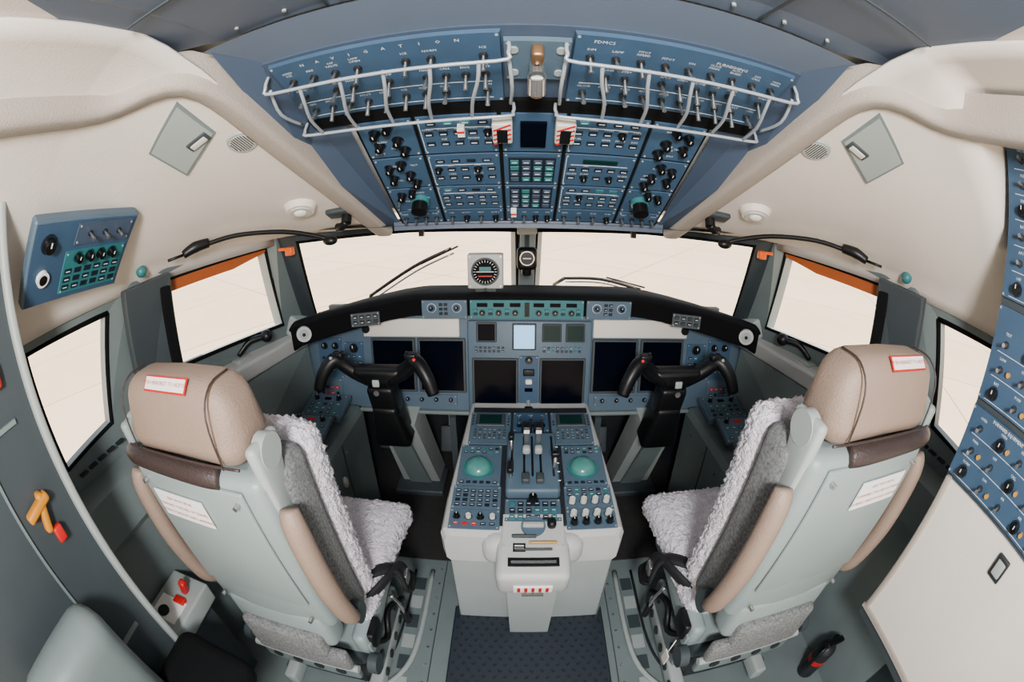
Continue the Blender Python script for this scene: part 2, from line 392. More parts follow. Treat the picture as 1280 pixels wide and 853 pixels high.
for ci,(a,w_) in enumerate(cols):
    for bi,(b,h_) in enumerate(bands):
        plate(oh,a,b,w_-.004,h_-.004,BLUE)
        if bi<3:
            if ci in(0,4):
                for (da,db) in((-.03,.03),(.005,.045),(-.03,-.02),(.02,-.005),(.03,-.045)):
                    if bi<2 or db>0: knob(oh,a+da*(1 if ci==0 else -1),b+db,.012,.024)
                for _ in range(5): label(oh,a+random.uniform(-.04,.04),b+random.uniform(-.055,.055),.0095)
                if bi==2: 
                    kx=a+.02*(1 if ci==0 else -1)
                    oh.cyl((kx,b,.004),(kx,b,.02),.028,CAPT,seg=20); oh.cyl((kx,b,.02),(kx,b,.05),.024,KNOB,seg=20)
                    toggle(oh,a-.045,b);
            elif ci in(1,3):
                if random.random()<.4 and ci==3: oh.box((a,b+.045,.006),(.09,.014,.004),SCREENG)
                else: keys(oh,a-.06,b+.045,4,1,.04,.03,.026,.014,CAP,.8,CAPT)
                for jj in range(2):
                    for ii in range(5):
                        aa=a-.07+ii*.035; bb=b+.008-jj*.038
                        if random.random()<.8: btn(oh,aa,bb,.024,.018); oh.box((aa,bb-.002,.0064),(.014,.003,.0006),PRINT)
                        else: knob(oh,aa,bb,.009,.016)
                        if random.random()<.6: label(oh,aa,bb+.017,.009)
                oh.box((a,b+.027,.0045),(.15,.0014,.0008),PRINT)
                oh.box((a-.088,b,.0045),(.0014,.12,.0008),PRINT)
            else:
                if bi==0:
                    oh.box((a,b,.008),(.06,.09,.008),SCREEN)
                else:
                    oh.box((a,b,.006),(.12,.11,.004),CAP)
                    oh.M=oh.M@Matrix.Translation((0,0,.004)); keys(oh,a-.045,b-.04,4,4,.03,.026,.024,.018,BLUED,.9,CAPT); oh.M=MFw@Matrix.Translation((0,0,.006))
        else:
            for ii in range(4):
                aa=a-w_*.36+ii*w_*.24
                if ci in(1,2,3) and random.random()<.55: knob(oh,aa,b-.01,.009,.02)
                else: toggle(oh,aa,b-.008,.028,.006)
                label(oh,aa,b+.02,.009)
for a in(-.07,.07):
    oh.M=MFw@Matrix.Translation((0,0,.02))
    oh.rbox((a,-.04,.01),(.045,.07,.03),.005,KNOBW)
    for q in range(4):
        oh.box((a+.0,-.015-q*.016,.0262),(.044,.005,.0008),RED,R=Matrix.Rotation(.5,3,'Z'))
    oh.box((a,-.045,.0264),(.024,.045,.003),BLACK)
oh.M=MFw@Matrix.Translation((0,0,.012)); 
for a,b in((-.165,-.05),(-.05,-.44)):
    oh.box((a,b,.006),(.016,.03,.02),WHITE); oh.box((a,b+.004,.017),(.016,.006,.002),RED)
oh.M=Matrix.Identity(4)
oh.done()

# =============== MAIN PANEL =================
mp=MB('instrument_panel')
MP=frame((0,1.75,.62),(1,0,0),(0,.139,.990)); mp.M=MP
mp.prism([(-1.16,0,0),(-.83,0,0),(-.80,-.01,0),(.80,-.01,0),(.83,0,0),(1.16,0,0),(1.14,.30,0),(.95,.45,0),(-.95,.45,0),(-1.14,.30,0)],(0,0,-.03),PANG)
mp.rbox((0,-.015,.0),(1.62,.02,.05),.008,GREY)
for s in(-1,1):
    mp.rbox((s*.53,.39,.006),(.46,.085,.014),.006,CREAM)
    mp.cyl((s*.745,.385,.013),(s*.745,.385,.02),.02,BLACK)
def disp(a0,a1,b0,b1,bz=.012,m=SCREEN,z=.0):
    cx,cy=(a0+a1)/2,(b0+b1)/2; w_,h_=a1-a0,b1-b0
    mp.rbox((cx,cy,z+.004),(w_+2*bz,h_+2*bz,.014),.004,GREYD,seg=1,smooth=False)
    mp.box((cx,cy,z+.0115),(w_,h_,.002),m)
    n=6
    for k in range(n): btn(mp,a0+(k+.5)*w_/n,b1+.006,.008,.004,CAP,z+.014)
for a0,a1 in((-.715,-.52),(-.485,-.285),(.31,.505),(.54,.735)): disp(a0,a1,.095,.33)
mp.rbox((.015,.205,.004),(.56,.44,.02),.008,PANG)
disp(-.235,-.045,.01,.245,.01,SCREEN,.008); disp(.07,.26,.01,.245,.01,SCREEN,.008)
z=.012
disp(-.215,-.14,.335,.41,.008,SCREEN,z); disp(-.055,.035,.30,.405,.008,LCD,z); disp(.075,.15,.335,.405,.006,SCREENG,z); disp(.18,.255,.335,.405,.006,SCREENG,z)
mp.M=MP@Matrix.Translation((0,0,.014))
keys(mp,-.225,.285,7,2,.02,.016,.013,.01); keys(mp,.08,.285,9,2,.02,.016,.013,.01,CAP,.3,CAPT)
plate(mp,.012,.13,.085,.27,BLUE)
knob(mp,.012,.245,.014,.02); mp.rbox((.012,.19,.012),(.05,.03,.02),.004,BLACK); mp.rbox((.012,.15,.02),(.03,.022,.03),.006,WHITE); btn(mp,.012,.105,.04,.02,SCREEN); 
mp.cyl((.012,.05,0),(.012,.03,.06),.008,GREYL); mp.rbox((.012,.03,.06),(.04,.03,.025),.01,BLACK); keys(mp,-.008,.01,2,1,.04,.03,.02,.012)
mp.M=MP
for s in(-1,1):
    plate(mp,s*.82,.24,.10,.16,BLUE); plate(mp,s*.95,.24,.13,.20,BLUE); plate(mp,s*1.0,.08,.2,.11,PANG)
    keys(mp,s*.95-.04,.18,4,3,.027,.03,.018,.016,CAP,.5,CAPT); knob(mp,s*.95-.03,.30,.014,.02); knob(mp,s*.95+.03,.30,.014,.02)
    keys(mp,s*.82-.03,.19,3,3,.03,.03,.018,.016,CAP,.5,CAPT); knob(mp,s*.82,.29,.018,.02)
    keys(mp,s*1.0-.07,.06,6,2,.028,.03,.018,.016,CAP,.5,RED)
    plate(mp,s*.53,.045,.42,.05,PANG)
    for k in range(6): knob(mp,s*.53-.17+k*.07,.045,.009,.014)
mp.M=Matrix.Identity(4); mp.done()

# =============== GLARESHIELD =================
gs=MB('glareshield')
def gy(x):
    a=abs(x); return 1.76 if a<.48 else 1.76-.20*((a-.48)/.5)**1.3
def gz(x):
    a=abs(x); return 1.165 if a<.48 else 1.165-.055*((a-.48)/.5)**1.4
rows=[]
xs=[-1.02,-1.0,-.97,-.9,-.8,-.7,-.6,-.52,-.48,-.3,0,.3,.48,.52,.6,.7,.8,.9,.97,1.0,1.02]
for x in xs:
    e=0 if abs(x)<1.0 else (abs(x)-1.0)
    y=gy(x)+e; zt=gz(x)-e*.8; h=.095+.02*max(0,(abs(x)-.5)/.5)
    dp=.30 if abs(x)<.6 else .30-.08*(abs(x)-.6)/.4
    rows.append([(x,y+.10,zt-h),(x,y+.005,zt-h+.004),(x,y-.005,zt-h+.015),(x,y-.005,zt-.02),(x,y-.02,zt-.008),(x,y-.012,zt),(x,y+.02,zt+.006),(x,y+dp,zt-.02),(x,y+dp,zt-h)])
gs.grid(rows,BLACKS); gs.poly(rows[0],BLACKS); gs.poly(rows[-1],BLACKS)
MG=frame((0,1.752,1.0),(1,0,0),(0,.0,1)); gs.M=MG
plate(gs,0.0,.108,.49,.082,TEAL,t=.01)
for s in(-1,1): plate(gs,s*.355,.108,.20,.082,PANG,t=.01)
gs.M=MG@Matrix.Translation((0,0,.01))
for a in(-.19,-.12,-.05,.05,.12,.19): gs.box((a,.128,.002),(.045,.016,.004),SCREEN); knob(gs,a,.093,.010,.018)
for a in(-.22,-.155,-.085,.085,.155,.22): btn(gs,a,.088,.018,.012); btn(gs,a,.105,.018,.010,CAPT)
gs.box((0,.108,.004),(.02,.06,.006),BLACK)
for s in(-1,1):
    for a in(.30,.41): gs.cyl((s*a,.115,0),(s*a,.115,.003),.02,WHITE,seg=20); gs.cyl((s*a,.115,.002),(s*a,.115,.005),.0185,BLUE,seg=20); knob(gs,s*a,.115,.010,.018)
    keys(gs,s*.355-.015,.09,2,3,.022,.02,.016,.012)
gs.M=Matrix.Identity(4)
for s in(-1,1):
    gs.M=Matrix.Translation((s*.70,gy(.70)-.008,1.085))@Matrix.Rotation(s*-.30,4,'Z')@Matrix.Rotation(math.radians(90),4,'X')
    plate(gs,-.0,-.0,.13,.06,GREYD,t=.008); gs.M=gs.M@Matrix.Translation((0,0,.008)); keys(gs,-.045,-.012,4,2,.03,.024,.02,.016,CAP,.8)
    gs.M=Matrix.Translation((s*.955,gy(.955)-.012,1.06))@Matrix.Rotation(s*-.5,4,'Z')@Matrix.Rotation(math.radians(90),4,'X')
    gs.cyl((0,0,0),(0,0,.016),.034,PEDL,seg=24); gs.cyl((0,0,.016),(0,0,.02),.022,GREYL,seg=20); gs.cyl((0,0,.02),(0,0,.023),.008,BLACK)
    gs.M=Matrix.Identity(4)
gs.done()
si=MB('standby_gauge'); si.M=frame((-.18,1.83,1.175),(1,0,0),(0,.0,1))
si.rbox((0,.085,0),(.155,.155,.05),.008,PEDL); si.cyl((0,.085,.02),(0,.085,.03),.062,GREYD,seg=32); si.cyl((0,.085,.03),(0,.085,.032),.054,SCREEN,seg=32)
for k in range(24):
    w_=2*math.pi*k/24; si.box((.046*math.cos(w_),.085+.046*math.sin(w_),.0325),(.009,.002,.001),WHITE,R=Matrix.Rotation(w_,3,'Z'))
si.box((0,.085,.033),(.075,.003,.001),WHITE); si.box((0,.098,.033),(.05,.018,.0006),CAPT); si.box((0,.066,.033),(.06,.005,.001),RED)
for a in(-.066,.066):
    for b in(.02,.15): si.cyl((a,b,.024),(a,b,.027),.005,METAL,seg=8)
si.box((0,.0,0),(.09,.03,.03),GREYD); si.cyl((0,.006,.02),(0,.006,.035),.008,KNOB); si.done()
cp=MB('magnetic_compass'); cp.rbox((.0,1.86,1.31),(.09,.06,.10),.02,BLACK); cp.cyl((0,1.835,1.315),(0,1.822,1.315),.032,METAL,seg=24); cp.cyl((0,1.822,1.315),(0,1.82,1.315),.028,BLACK,seg=24); cp.box((0,1.819,1.315),(.035,.001,.004),WHITE)
cp.cyl((0,1.86,1.34),(0,1.94,1.43),.012,GREYD); cp.cyl((0,1.86,1.27),(0,1.87,1.24),.024,BLACK); cp.done()
for nm,P in(('windshield_wiper',[(-.80,2.05,1.10),(-.55,2.02,1.25),(-.36,2.02,1.335)]),('windshield_wiper',[(.22,2.36,1.12),(.42,2.28,1.135),(.62,2.18,1.105)])):
    q=MB(nm); q.tube(P,.009,BLACK); q.tube([(p[0]+.01,p[1]+.02,p[2]-.025) for p in P],.005,METAL)
    q.tube([(p[0]+.03,p[1]+.02,p[2]+.008) for p in P[1:]],.005,BLACK,sub=1); q.tube([P[0],(P[0][0]-.05,P[0][1]+.1,P[0][2]-.06)],.01,DARK,sub=1); q.done()

# =============== PEDESTAL =================
pd=MB('center_pedestal'); X0=.02
def sec(y,zt,w,wb):
    return [(X0-wb,y,0),(X0-wb,y,zt-.13),(X0-w-.008,y,zt-.115),(X0-w-.01,y,zt-.03),(X0-w,y,zt-.008),(X0-w+.015,y,zt),(X0+w-.015,y,zt),(X0+w,y,zt-.008),(X0+w+.01,y,zt-.03),(X0+w+.008,y,zt-.115),(X0+wb,y,zt-.13),(X0+wb,y,0)]
rows=[sec(1.78,.665,.265,.25),sec(1.4,.635,.28,.27),sec(1.15,.602,.295,.285),sec(1.0,.583,.298,.285)]
pd.grid(rows,PEDL,False)
e=sec(.975,.565,.285,.28); pd.grid([rows[-1],e],PEDL,False)
pd.poly(e[1:-1],PEDL)
pd.prism([(X0-.282,1.0,.0),(X0+.282,1.0,.0),(X0+.282,.985,.45),(X0-.282,.985,.45)],(0,.05,0),GREYL)
pd.rbox((X0+.0,.95,.50),(.235,.24,.14),.025,PEDL,R=Matrix.Rotation(math.radians(14),3,'X'))
pd.rbox((X0,.985,.51),(.34,.10,.13),.045,PEDL)
pd.prism([(X0-.075,.92,0),(X0+.075,.92,0),(X0+.088,.875,.46),(X0-.088,.875,.46)],(0,.12,0),GREYL)
Rt14=Matrix.Rotation(math.radians(14),3,'X')
pd.rbox((X0,.832,.462),(.125,.008,.05),.003,WHITE,R=Rt14)
for k in range(5): pd.box((X0-.045+k*.0225,.827,.462),(.010,.002,.034),RED,R=Rt14)
pd.box((X0,.836,.425),(.07,.01,.012),METAL)
MPd=frame((X0,.98,.583),(1,0,0),(0,1,.13)); 
MT=frame((X0,.845,.545),(1,0,0),(0,1,.25))
pd.M=MT
pd.box((0,.03,.004),(.16,.03,.008),BLACK); pd.box((0,.03,.009),(.14,.008,.004),METAL)
plate(pd,0,.15,.20,.13,PEDL,t=.006); pd.cyl((0,.165,.005),(0,.165,.014),.04,PANG,seg=24); pd.rbox((0,.165,.02),(.07,.02,.018),.006,GREYL)
pd.rbox((.06,.17,.02),(.03,.035,.035),.012,BLACK); pd.rbox((-.03,.125,.012),(.08,.01,.014),.004,GREYD); pd.rbox((.03,.10,.012),(.09,.008,.012),.004,AMBER); pd.rbox((.0,.075,.01),(.12,.006,.01),.003,GREYD)
plate(pd,-.045,.085,.04,.03,BLACK,screws=False,t=.008); pd.box((-.045,.090,.0085),(.03,.004,.001),WHITE); pd.box((-.045,.080,.0085),(.03,.004,.001),WHITE)
pd.M=MPd
pd.box((0,.36,.002),(.50,.66,.006),DARK)
pd.M=MPd@Matrix.Translation((0,0,.005))
plate(pd,0,.585,.15,.13,BLUE); 
for a in(-.05,0,.05): toggle(pd,a,.60,.025); knob(pd,a,.56,.009,.014); label(pd,a,.63,.008)
for s in(-1,1):
    cx=s*.17
    plate(pd,cx,.545,.17,.21,PANG)
    pd.rbox((cx,.59,.008),(.125,.085,.012),.004,GREYD,seg=1,smooth=False); pd.box((cx,.59,.0145),(.095,.06,.002),SCREENG)
    keys(pd,cx-.06,.475,7,4,.02,.018,.014,.012,GREYD,.4); keys(pd,cx-.075,.565,1,4,.02,.02,.008,.01); keys(pd,cx+.075,.565,1,4,.02,.02,.008,.01)
    cx=s*.195
    plate(pd,cx,.32,.16,.22,PANG)
    pd.cyl((cx-.005,.30,.004),(cx-.005,.30,.01),.058,CAPT,seg=32); pd.sphere((cx-.005,.30,.008),.05,DOME,sc=(1,1,.7),half=True,seg=28)
    keys(pd,cx-.06,.39,6,2,.024,.02,.017,.013,CAP,.6,CAPT)
    keys(pd,cx-.06,.225,6,1,.024,.02,.017,.013,CAP,.6)
    plate(pd,cx,.15,.17,.11,PANG); plate(pd,cx,.05,.17,.085,PANG)
    if s<0:
        keys(pd,cx-.065,.115,6,4,.026,.022,.019,.015,CAP,.8,CAP)
        for k in range(4): knob(pd,cx-.06+k*.04,.06,.010,.018,KNOBW if k%2 else KNOB)
        keys(pd,cx-.06,.03,5,1,.03,.02,.02,.012,CAP,.8,RED)
    else:
        keys(pd,cx-.065,.165,6,2,.026,.022,.019,.015,CAP,.8,CAPT)
        for j,bb in enumerate((.13,.07,.035)):
            for k in range(4): knob(pd,cx-.06+k*.04,bb,.012,.026,KNOBW if j!=2 else KNOB,base=PANG)
pd.rbox((0,.31,.02),(.19,.32,.05),.012,PANG)
for a in(-.075,-.03,.0,.03,.075): pd.box((a,.33,.0455),(.008,.22,.002),BLACK)
plate(pd,0,.095,.19,.1,PANG)
pd.M=MPd@Matrix.Translation((0,0,.03))
for a in(-.022,.022):
    pd.prism([(a-.008,.34,0),(a+.008,.34,0),(a+.008,.37,0),(a-.008,.37,0)],(0,.03,.10),GREYD)
    pd.rbox((a,.38,.115),(.038,.045,.035),.01,BLACK); pd.box((a,.355,.115),(.02,.004,.014),WHITE); pd.rbox((a,.33,.05),(.028,.03,.03),.008,GREYL)
pd.tube([(-.078,.22,0),(-.078,.20,.06),(-.078,.19,.09)],.006,METAL); pd.rbox((-.078,.19,.095),(.022,.05,.025),.008,BLACK)
pd.tube([(-.078,.36,0),(-.078,.37,.07)],.006,METAL,sub=1); pd.rbox((-.078,.37,.08),(.02,.03,.025),.006,BLACK)
pd.tube([(.078,.26,0),(.078,.25,.09)],.007,METAL,sub=1); pd.rbox((.078,.25,.1),(.032,.022,.022),.006,BLACK)
for k in range(5): pd.box((.092,.20+k*.045,.018),(.012,.004,.001),WHITE)
for a in(-.025,.025): pd.rbox((a,.20,.03),(.028,.04,.025),.006,GREYD)
pd.M=MPd@Matrix.Translation((0,0,.01)); keys(pd,-.07,.06,6,3,.028,.03,.02,.018,CAP,.8,CAPT); knob(pd,.0,.135,.016,.03)
pd.M=Matrix.Identity(4)
pd.done()

# =============== YOKES =================
for s in(-1,1):
    y=MB('control_yoke'); y.M=Matrix.Translation((s*.605+.005,0,0))
    y.prism([(-.10,1.93,0),(.12,1.93,0),(.095,1.62,.60),(-.075,1.62,.60)],(0,.16,.03),GREYL)
    y.prism([(-.05,1.90,.05),(.07,1.90,.05),(.055,1.60,.56),(-.035,1.60,.56)],(0,-.012,-.008),GREY)
    y.rbox((.01,1.93,.02),(.28,.24,.04),.01,GREYD)
    y.rbox((0,1.585,.64),(.15,.12,.24),.02,BLACK,R=Matrix.Rotation(.25,3,'X'),warp=lambda p:Vc((p.x*(1.15 if p.z<0 else .75),p.y,p.z)))
    y.rbox((0,1.55,.775),(.12,.10,.18),.02,BLACK,R=Matrix.Rotation(.3,3,'X'))
    y.rbox((0,1.505,.875),(.21,.09,.075),.025,BLACK,warp=lambda p:Vc((p.x*(1 if p.z>0 else .6),p.y,p.z+abs(p.x)*.35)))
    y.rbox((0,1.458,.885),(.03,.01,.03),.004,GREYL); y.cyl((0,1.455,.845),(0,1.448,.845),.012,METAL)
    for d in(-1,1):
        y.tube([(d*.03,1.505,.88),(d*.10,1.50,.915),(d*.145,1.485,.955),(d*.168,1.47,.98),(d*.195,1.45,.965),(d*.225,1.43,.92),(d*.245,1.42,.865)],[.034,.032,.030,.030,.029,.027,.024],BLACK,seg=14)
        y.rbox((d*.155,1.47,1.0),(.05,.04,.03),.01,BLACK); y.cyl((d*.175,1.45,.995),(d*.175,1.435,1.0),.006,RED if d*s<0 else GREYL)
        y.cyl((d*.14,1.47,1.005),(d*.14,1.465,1.02),.006,KNOB)
    y.done()

# =============== SEATS =================
def noise_disp(ob,strength,size):
    tx=bpy.data.textures.new('wooltex','CLOUDS'); tx.noise_scale=size; tx.noise_depth=2
    d=ob.modifiers.new('d','DISPLACE'); d.texture=tx; d.strength=strength; d.mid_level=.4; d.texture_coords='GLOBAL'
def seat(s,X,Y,DZ,yaw):
    root=MB('pilot_seat'); 
    B=Matrix.Translation((X,Y,DZ))@Matrix.Rotation(yaw,4,'Z'); Bm=B@Matrix.Diagonal((-s,1,1,1))
    root.M=Bm; Rb=Matrix.Rotation(math.radians(5),3,'X')
    root.rbox((0,.035,.87),(.43,.10,.57),.028,SHELL,R=Rb,warp=lambda p:Vc((p.x*(1.0-.08*(p.z<0)),p.y+.25*p.x*p.x,p.z)),cuts=2)
    root.rbox((0,-.018,.93),(.34,.012,.40),.006,SHELL,R=Rb)
    root.rbox((0,.055,.56),(.34,.10,.18),.03,SHELL)
    root.rbox((0,.0,.49),(.28,.05,.14),.02,FAB)
    for a in(-.15,.15):
        for zz in(.66,1.10): root.cyl((a,-.02-(zz-.87)*.087,zz),(a,-.034-(zz-.87)*.087,zz),.006,METAL,seg=10)
    root.tube([(-.225,.0,1.135),(-.15,-.025,1.150),(.05,-.03,1.150),(.11,-.02,1.145)],.026,LEATHD,seg=12)
    root.box((0,.06,1.16),(.30,.05,.05),DARK)
    root.rbox((.01,.045,1.252),(.36,.16,.175),.055,LEATH,seg=5,warp=lambda p:Vc((p.x*(1-.10*max(0,p.z)/.09),p.y*(1-.2*(p.z>0)),p.z-.22*p.x*p.x)),cuts=1)
    root.tube([(-.165,-.036,1.187),(-.1,-.038,1.185),(.1,-.038,1.185),(.19,-.036,1.187)],.003,LEATHD)
    for a in(-.13,.15): root.tube([(a,-.038,1.182),(a,-.038,1.287),(a*.98,.0,1.332),(a*.98,.06,1.337)],.0022,LEATHD,seg=6)
    for sx in(-1,1):
        root.rbox((sx*.21,.03,1.12),(.028,.10,.20),.013,GREYL if sx>0 else SHELL,warp=lambda p:Vc((p.x,p.y*(1-.5*(p.z<0)),p.z)))
        root.cyl((sx*.20,.035,1.19),(sx*.226,.035,1.19),.036,GREYL,seg=24)
        root.tube([(sx*.245,.0,1.08),(sx*.25,-.01,1.03),(sx*.252,.0,.84),(sx*.25,.03,.68),(sx*.245,.06,.63)],[.020,.028,.030,.028,.020],LEATH,seg=14)
        root.cyl((sx*.22,.08,.62),(sx*.262,.08,.62),.035,GREYD,seg=20)
    root.rbox((0,.115,.84),(.47,.13,.62),.04,FAB,R=Rb,cuts=1)
    pan=[(-.21,.08,.40),(.23,.08,.40),(.20,.66,.40),(-.10,.66,.40)]
    root.prism(pan,(0,0,-.06),SHELL)
    root.rbox((.20,.32,.40),(.05,.5,.10),.02,SHELL)
    root.rbox((0,.3,.27),(.34,.44,.12),.02,GREYD); root.rbox((0,.26,.12),(.30,.36,.18),.02,DARK)
    for sx in(-1,1):
        root.rbox((sx*.17,.24,.05),(.05,.50,.08),.012,GREYL)
        for k in range(5): root.cyl((sx*.195,.05+.09*k,.06),(sx*.2,.05+.09*k,.06),.02,DARK,seg=16)
        root.rbox((sx*.19,.28,.19),(.03,.36,.12),.015,GREY)
        for k in range(3): root.cyl((sx*.20,.15+.12*k,.2),(sx*.21,.15+.12*k,.2),.022,DARK,seg=16)
        root.tube([(sx*.21,.12,.35),(sx*.23,.2,.26),(sx*.22,.3,.30),(sx*.235,.42,.22)],.012,BLACK)
        root.tube([(sx*.225,.35,.33),(sx*.24,.37,.24),(sx*.24,.38,.16)],.008,METAL); root.cyl((sx*.24,.38,.18),(sx*.24,.39,.09),.014,BLACK)
        root.rbox((sx*.225,.14,.40),(.04,.09,.08),.01,BLACK); root.cyl((sx*.22,.05,.33),(sx*.25,.05,.33),.04,GREYD,seg=20)
    root.cyl((-.18,.0,.36),(.2,.0,.36),.014,GREYL); root.rbox((0,.02,.30),(.36,.03,.10),.01,GREY)
    for k in range(4): root.cyl((-.12+.08*k,.003,.30),(-.12+.08*k,-.001,.30),.018,DARK,seg=16)
    root.rbox((.02,-.0,.42),(.34,.04,.10),.015,FAB)
    root.tube([(.20,.20,.48),(.25,.28,.50),(.27,.38,.47),(.275,.42,.38),(.28,.46,.30),(.27,.44,.25)],.03,STRAP,seg=8,flat=(1,0,0))
    root.tube([(.1,.22,.515),(.2,.30,.52),(.27,.36,.49),(.3,.34,.40)],.026,STRAP,seg=8,flat=(0,0,1))
    root.rbox((.28,.43,.33),(.025,.05,.07),.008,BLACK); root.rbox((.285,.40,.40),(.02,.05,.05),.006,METAL)
    if s>0:
        root.tube([(.25,.10,.36),(.262,.09,.30)],.002,WHITE,sub=1); root.box((.265,.085,.27),(.004,.035,.06),CREAM)
    root.M=B
    Rt=Matrix.Rotation(math.radians(90),3,'X'); 
    lx=-.05*(-s)
    root.box((lx,-.0395,1.04),(.17,.003,.078),WHITE,R=Rb)
    for k,t_ in enumerate(('SEAT MUST BE IN','FORWARD 7 INCHES OF TRAVEL','DURING TAKEOFF AND LANDING')):
        root.text(t_,(lx,-.0425-.002*(1-k),1.062-.022*k),.0115,RED,R=Rb@Rt)
    hl=Matrix.Rotation(math.radians(48),3,'X')
    root.box((0.02,-.0082,1.3286),(.135,.032,.003),RED,R=hl); root.box((0.02,-.009,1.3295),(.128,.025,.003),WHITE,R=hl); root.text('PUSH HEADREST TO ADJUST',(0.02,-.0106,1.3318),.0112,RED,R=hl)
    ro=root.done()
    wl=MB('sheepskin_back'); wl.M=Bm
    wl.rbox((0,.22,.83),(.46,.11,.64),.045,WOOL,R=Rb,cuts=14); o=wl.done(parent=ro,sub=2); noise_disp(o,.028,.010)
    wl=MB('sheepskin_seat'); wl.M=Bm
    def wp(p):
        t=(p.y+.27)/.54
        x=p.x*(1-.22*t)+.08*t
        z=p.z-.4*max(0,t-.75)**2
        return Vc((x,p.y,z))
    wl.rbox((0.0,.43,.465),(.46,.58,.115),.05,WOOL,warp=wp,cuts=14); o=wl.done(parent=ro,sub=2); noise_disp(o,.028,.010)
seat(-1,-.70,.505,0,0)
seat(1,.71,.505,.05,0)

# =============== CEILING FIXTURES =================
def fix_frame(x,y):
    o,tx,ty,n=side_frame(x,y); s=1 if x>0 else -1
    ux=(tx if s>0 else -tx); uy=n.cross(ux)
    return frame(o+n*.004,ux,uy)
for s in(-1,1):
    f_=-s
    h=MB('ceiling_hatch'); h.M=fix_frame(s*.765,.715)@Matrix.Rotation(s*.12,4,'Z')
    h.prism([(-.075,-.075+s*.03,0),(.075,-.075-s*.03,0),(.075,.075-s*.03,0),(-.075,.075+s*.03,0)],(0,0,.006),GREY)
    h.prism([(-.068,-.068+s*.027,.006),(.068,-.068-s*.027,.006),(.068,.068-s*.027,.006),(-.068,.068+s*.027,.006)],(0,0,.002),GREYL)
    h.rbox((-s*.03,-.03,.01),(.06,.03,.006),.003,GREYD); h.rbox((-s*.03,-.033,.013),(.045,.018,.006),.003,KNOBW); h.done()
    v=MB('air_vent'); v.M=fix_frame(s*.66,.83); v.cyl((0,0,0),(0,0,.006),.042,GREYL,.038,seg=32); v.cyl((0,0,.006),(0,0,.0065),.032,KNOBW,seg=32)
    for k in range(-4,5): v.box((k*.0065,0,.0075),(.002,2*math.sqrt(max(0,.03**2-(k*.0065)**2)),.002),GREYD)
    v.done()
    d=MB('dome_light'); d.M=fix_frame(s*.70,1.19); d.cyl((0,0,0),(0,0,.02),.055,CREAM,.045,seg=32); d.cyl((0,0,.02),(0,0,.024),.034,KNOBW,seg=28); d.sphere((0,0,.02),.022,LENS,sc=(1,1,.6),half=True); d.done()
    d=MB('sun_visor_mount'); d.M=fix_frame(s*.60,1.28); d.rbox((0,0,.008),(.09,.05,.018),.006,GREYD); d.cyl((-s*.02,-.01,.015),(-s*.02,-.01,.045),.017,BLACK); d.tube([(-s*.02,-.01,.04),(-s*.0,-.02,.05),(s*.02,-.03,.045)],.014,BLACK); d.done()
    g=MB('gooseneck_lamp')
    g.tube(mx([(-1.00,1.035,1.53),(-.92,1.12,1.54),(-.80,1.23,1.525),(-.71,1.30,1.495),(-.67,1.325,1.475)],f_),.008,BLACK,seg=10)
    g.tube(mx([(-1.05,.98,1.515),(-1.02,1.01,1.53),(-.99,1.05,1.535)],f_),[.014,.019,.016],BLACK,seg=12); g.tube(mx([(-1.08,.93,1.51),(-1.05,.98,1.515)],f_),.005,BLACK,sub=1)
    g.sphere((s*.665,1.325,1.472),.021,BLACK,sc=(1.3,1,.8)); g.done()
    g=MB('teal_knob'); g.sphere((s*1.15,.86,1.50),.02,CAPT); g.cyl((s*1.15,.86,1.50),(s*1.2,.86,1.50),.008,METAL); g.done()
lp=MB('oxygen_control_panel')
lp.M=frame((-1.015,.535,1.60),(-.015,.37,-.035),(.17,-.02,.20))
lp.rbox((0,0,-.012),(.35,.22,.035),.006,PANG,seg=1,smooth=False); lp.box((.0,0,.0065),(.335,.205,.003),BLUE)
lp.M=lp.M@Matrix.Translation((0,0,.008))
plate(lp,.06,.07,.19,.055,BLUED); plate(lp,.05,-.03,.21,.115,TEAL); keys(lp,-.035,-.07,6,3,.034,.022,.026,.015,CAP,.8)
for k in range(4): knob(lp,-.01+k*.04,.01,.012,.02)
for k in range(3): toggle(lp,.01+k*.05,.07)
knob(lp,-.12,.055,.018,.02); lp.cyl((-.12,-.03,0),(-.12,-.03,.01),.02,WHITE,seg=24); lp.cyl((-.12,-.03,.01),(-.12,-.03,.012),.013,KNOB,seg=24)
lp.done()

# =============== FOREGROUND =================
cl=MB('door_1')
cl.box((-1.01,-.2,1.0),(.03,.96,2.0),GREYD)
cl.rbox((-.985,.29,1.0),(.035,.022,2.0),.008,GREYL)
cl.box((-.992,.02,1.35),(.012,.4,.01),GREY); cl.box((-.992,.02,.75),(.012,.4,.01),GREY); cl.box((-.992,.10,1.05),(.008,.008,.6),GREY)
cl.rbox((-.985,.20,1.45),(.03,.03,.05),.008,RED)
cl.rbox((-.975,.17,1.18),(.03,.09,.022),.008,YEL,R=Matrix.Rotation(.2,3,'X')); cl.rbox((-.98,.18,1.16),(.03,.022,.09),.008,YEL,R=Matrix.Rotation(-.3,3,'X')); cl.rbox((-.975,.19,1.10),(.02,.03,.04),.006,RED)
cl.done()
js=MB('jump_seat'); js.rbox((-.84,.13,.56),(.26,.42,.12),.05,BLACKS,R=Matrix.Rotation(.25,3,'Y'),cuts=1); js.rbox((-.90,-.06,.80),(.14,.36,.42),.06,GREY,R=Matrix.Rotation(.12,3,'Y')); js.box((-.86,.05,.25),(.14,.3,.5),GREYD); js.done()
rc=MB('circuit_breaker_panel')
rc.box((1.03,-.2,1.30),(.06,1.20,1.40),GREYD)
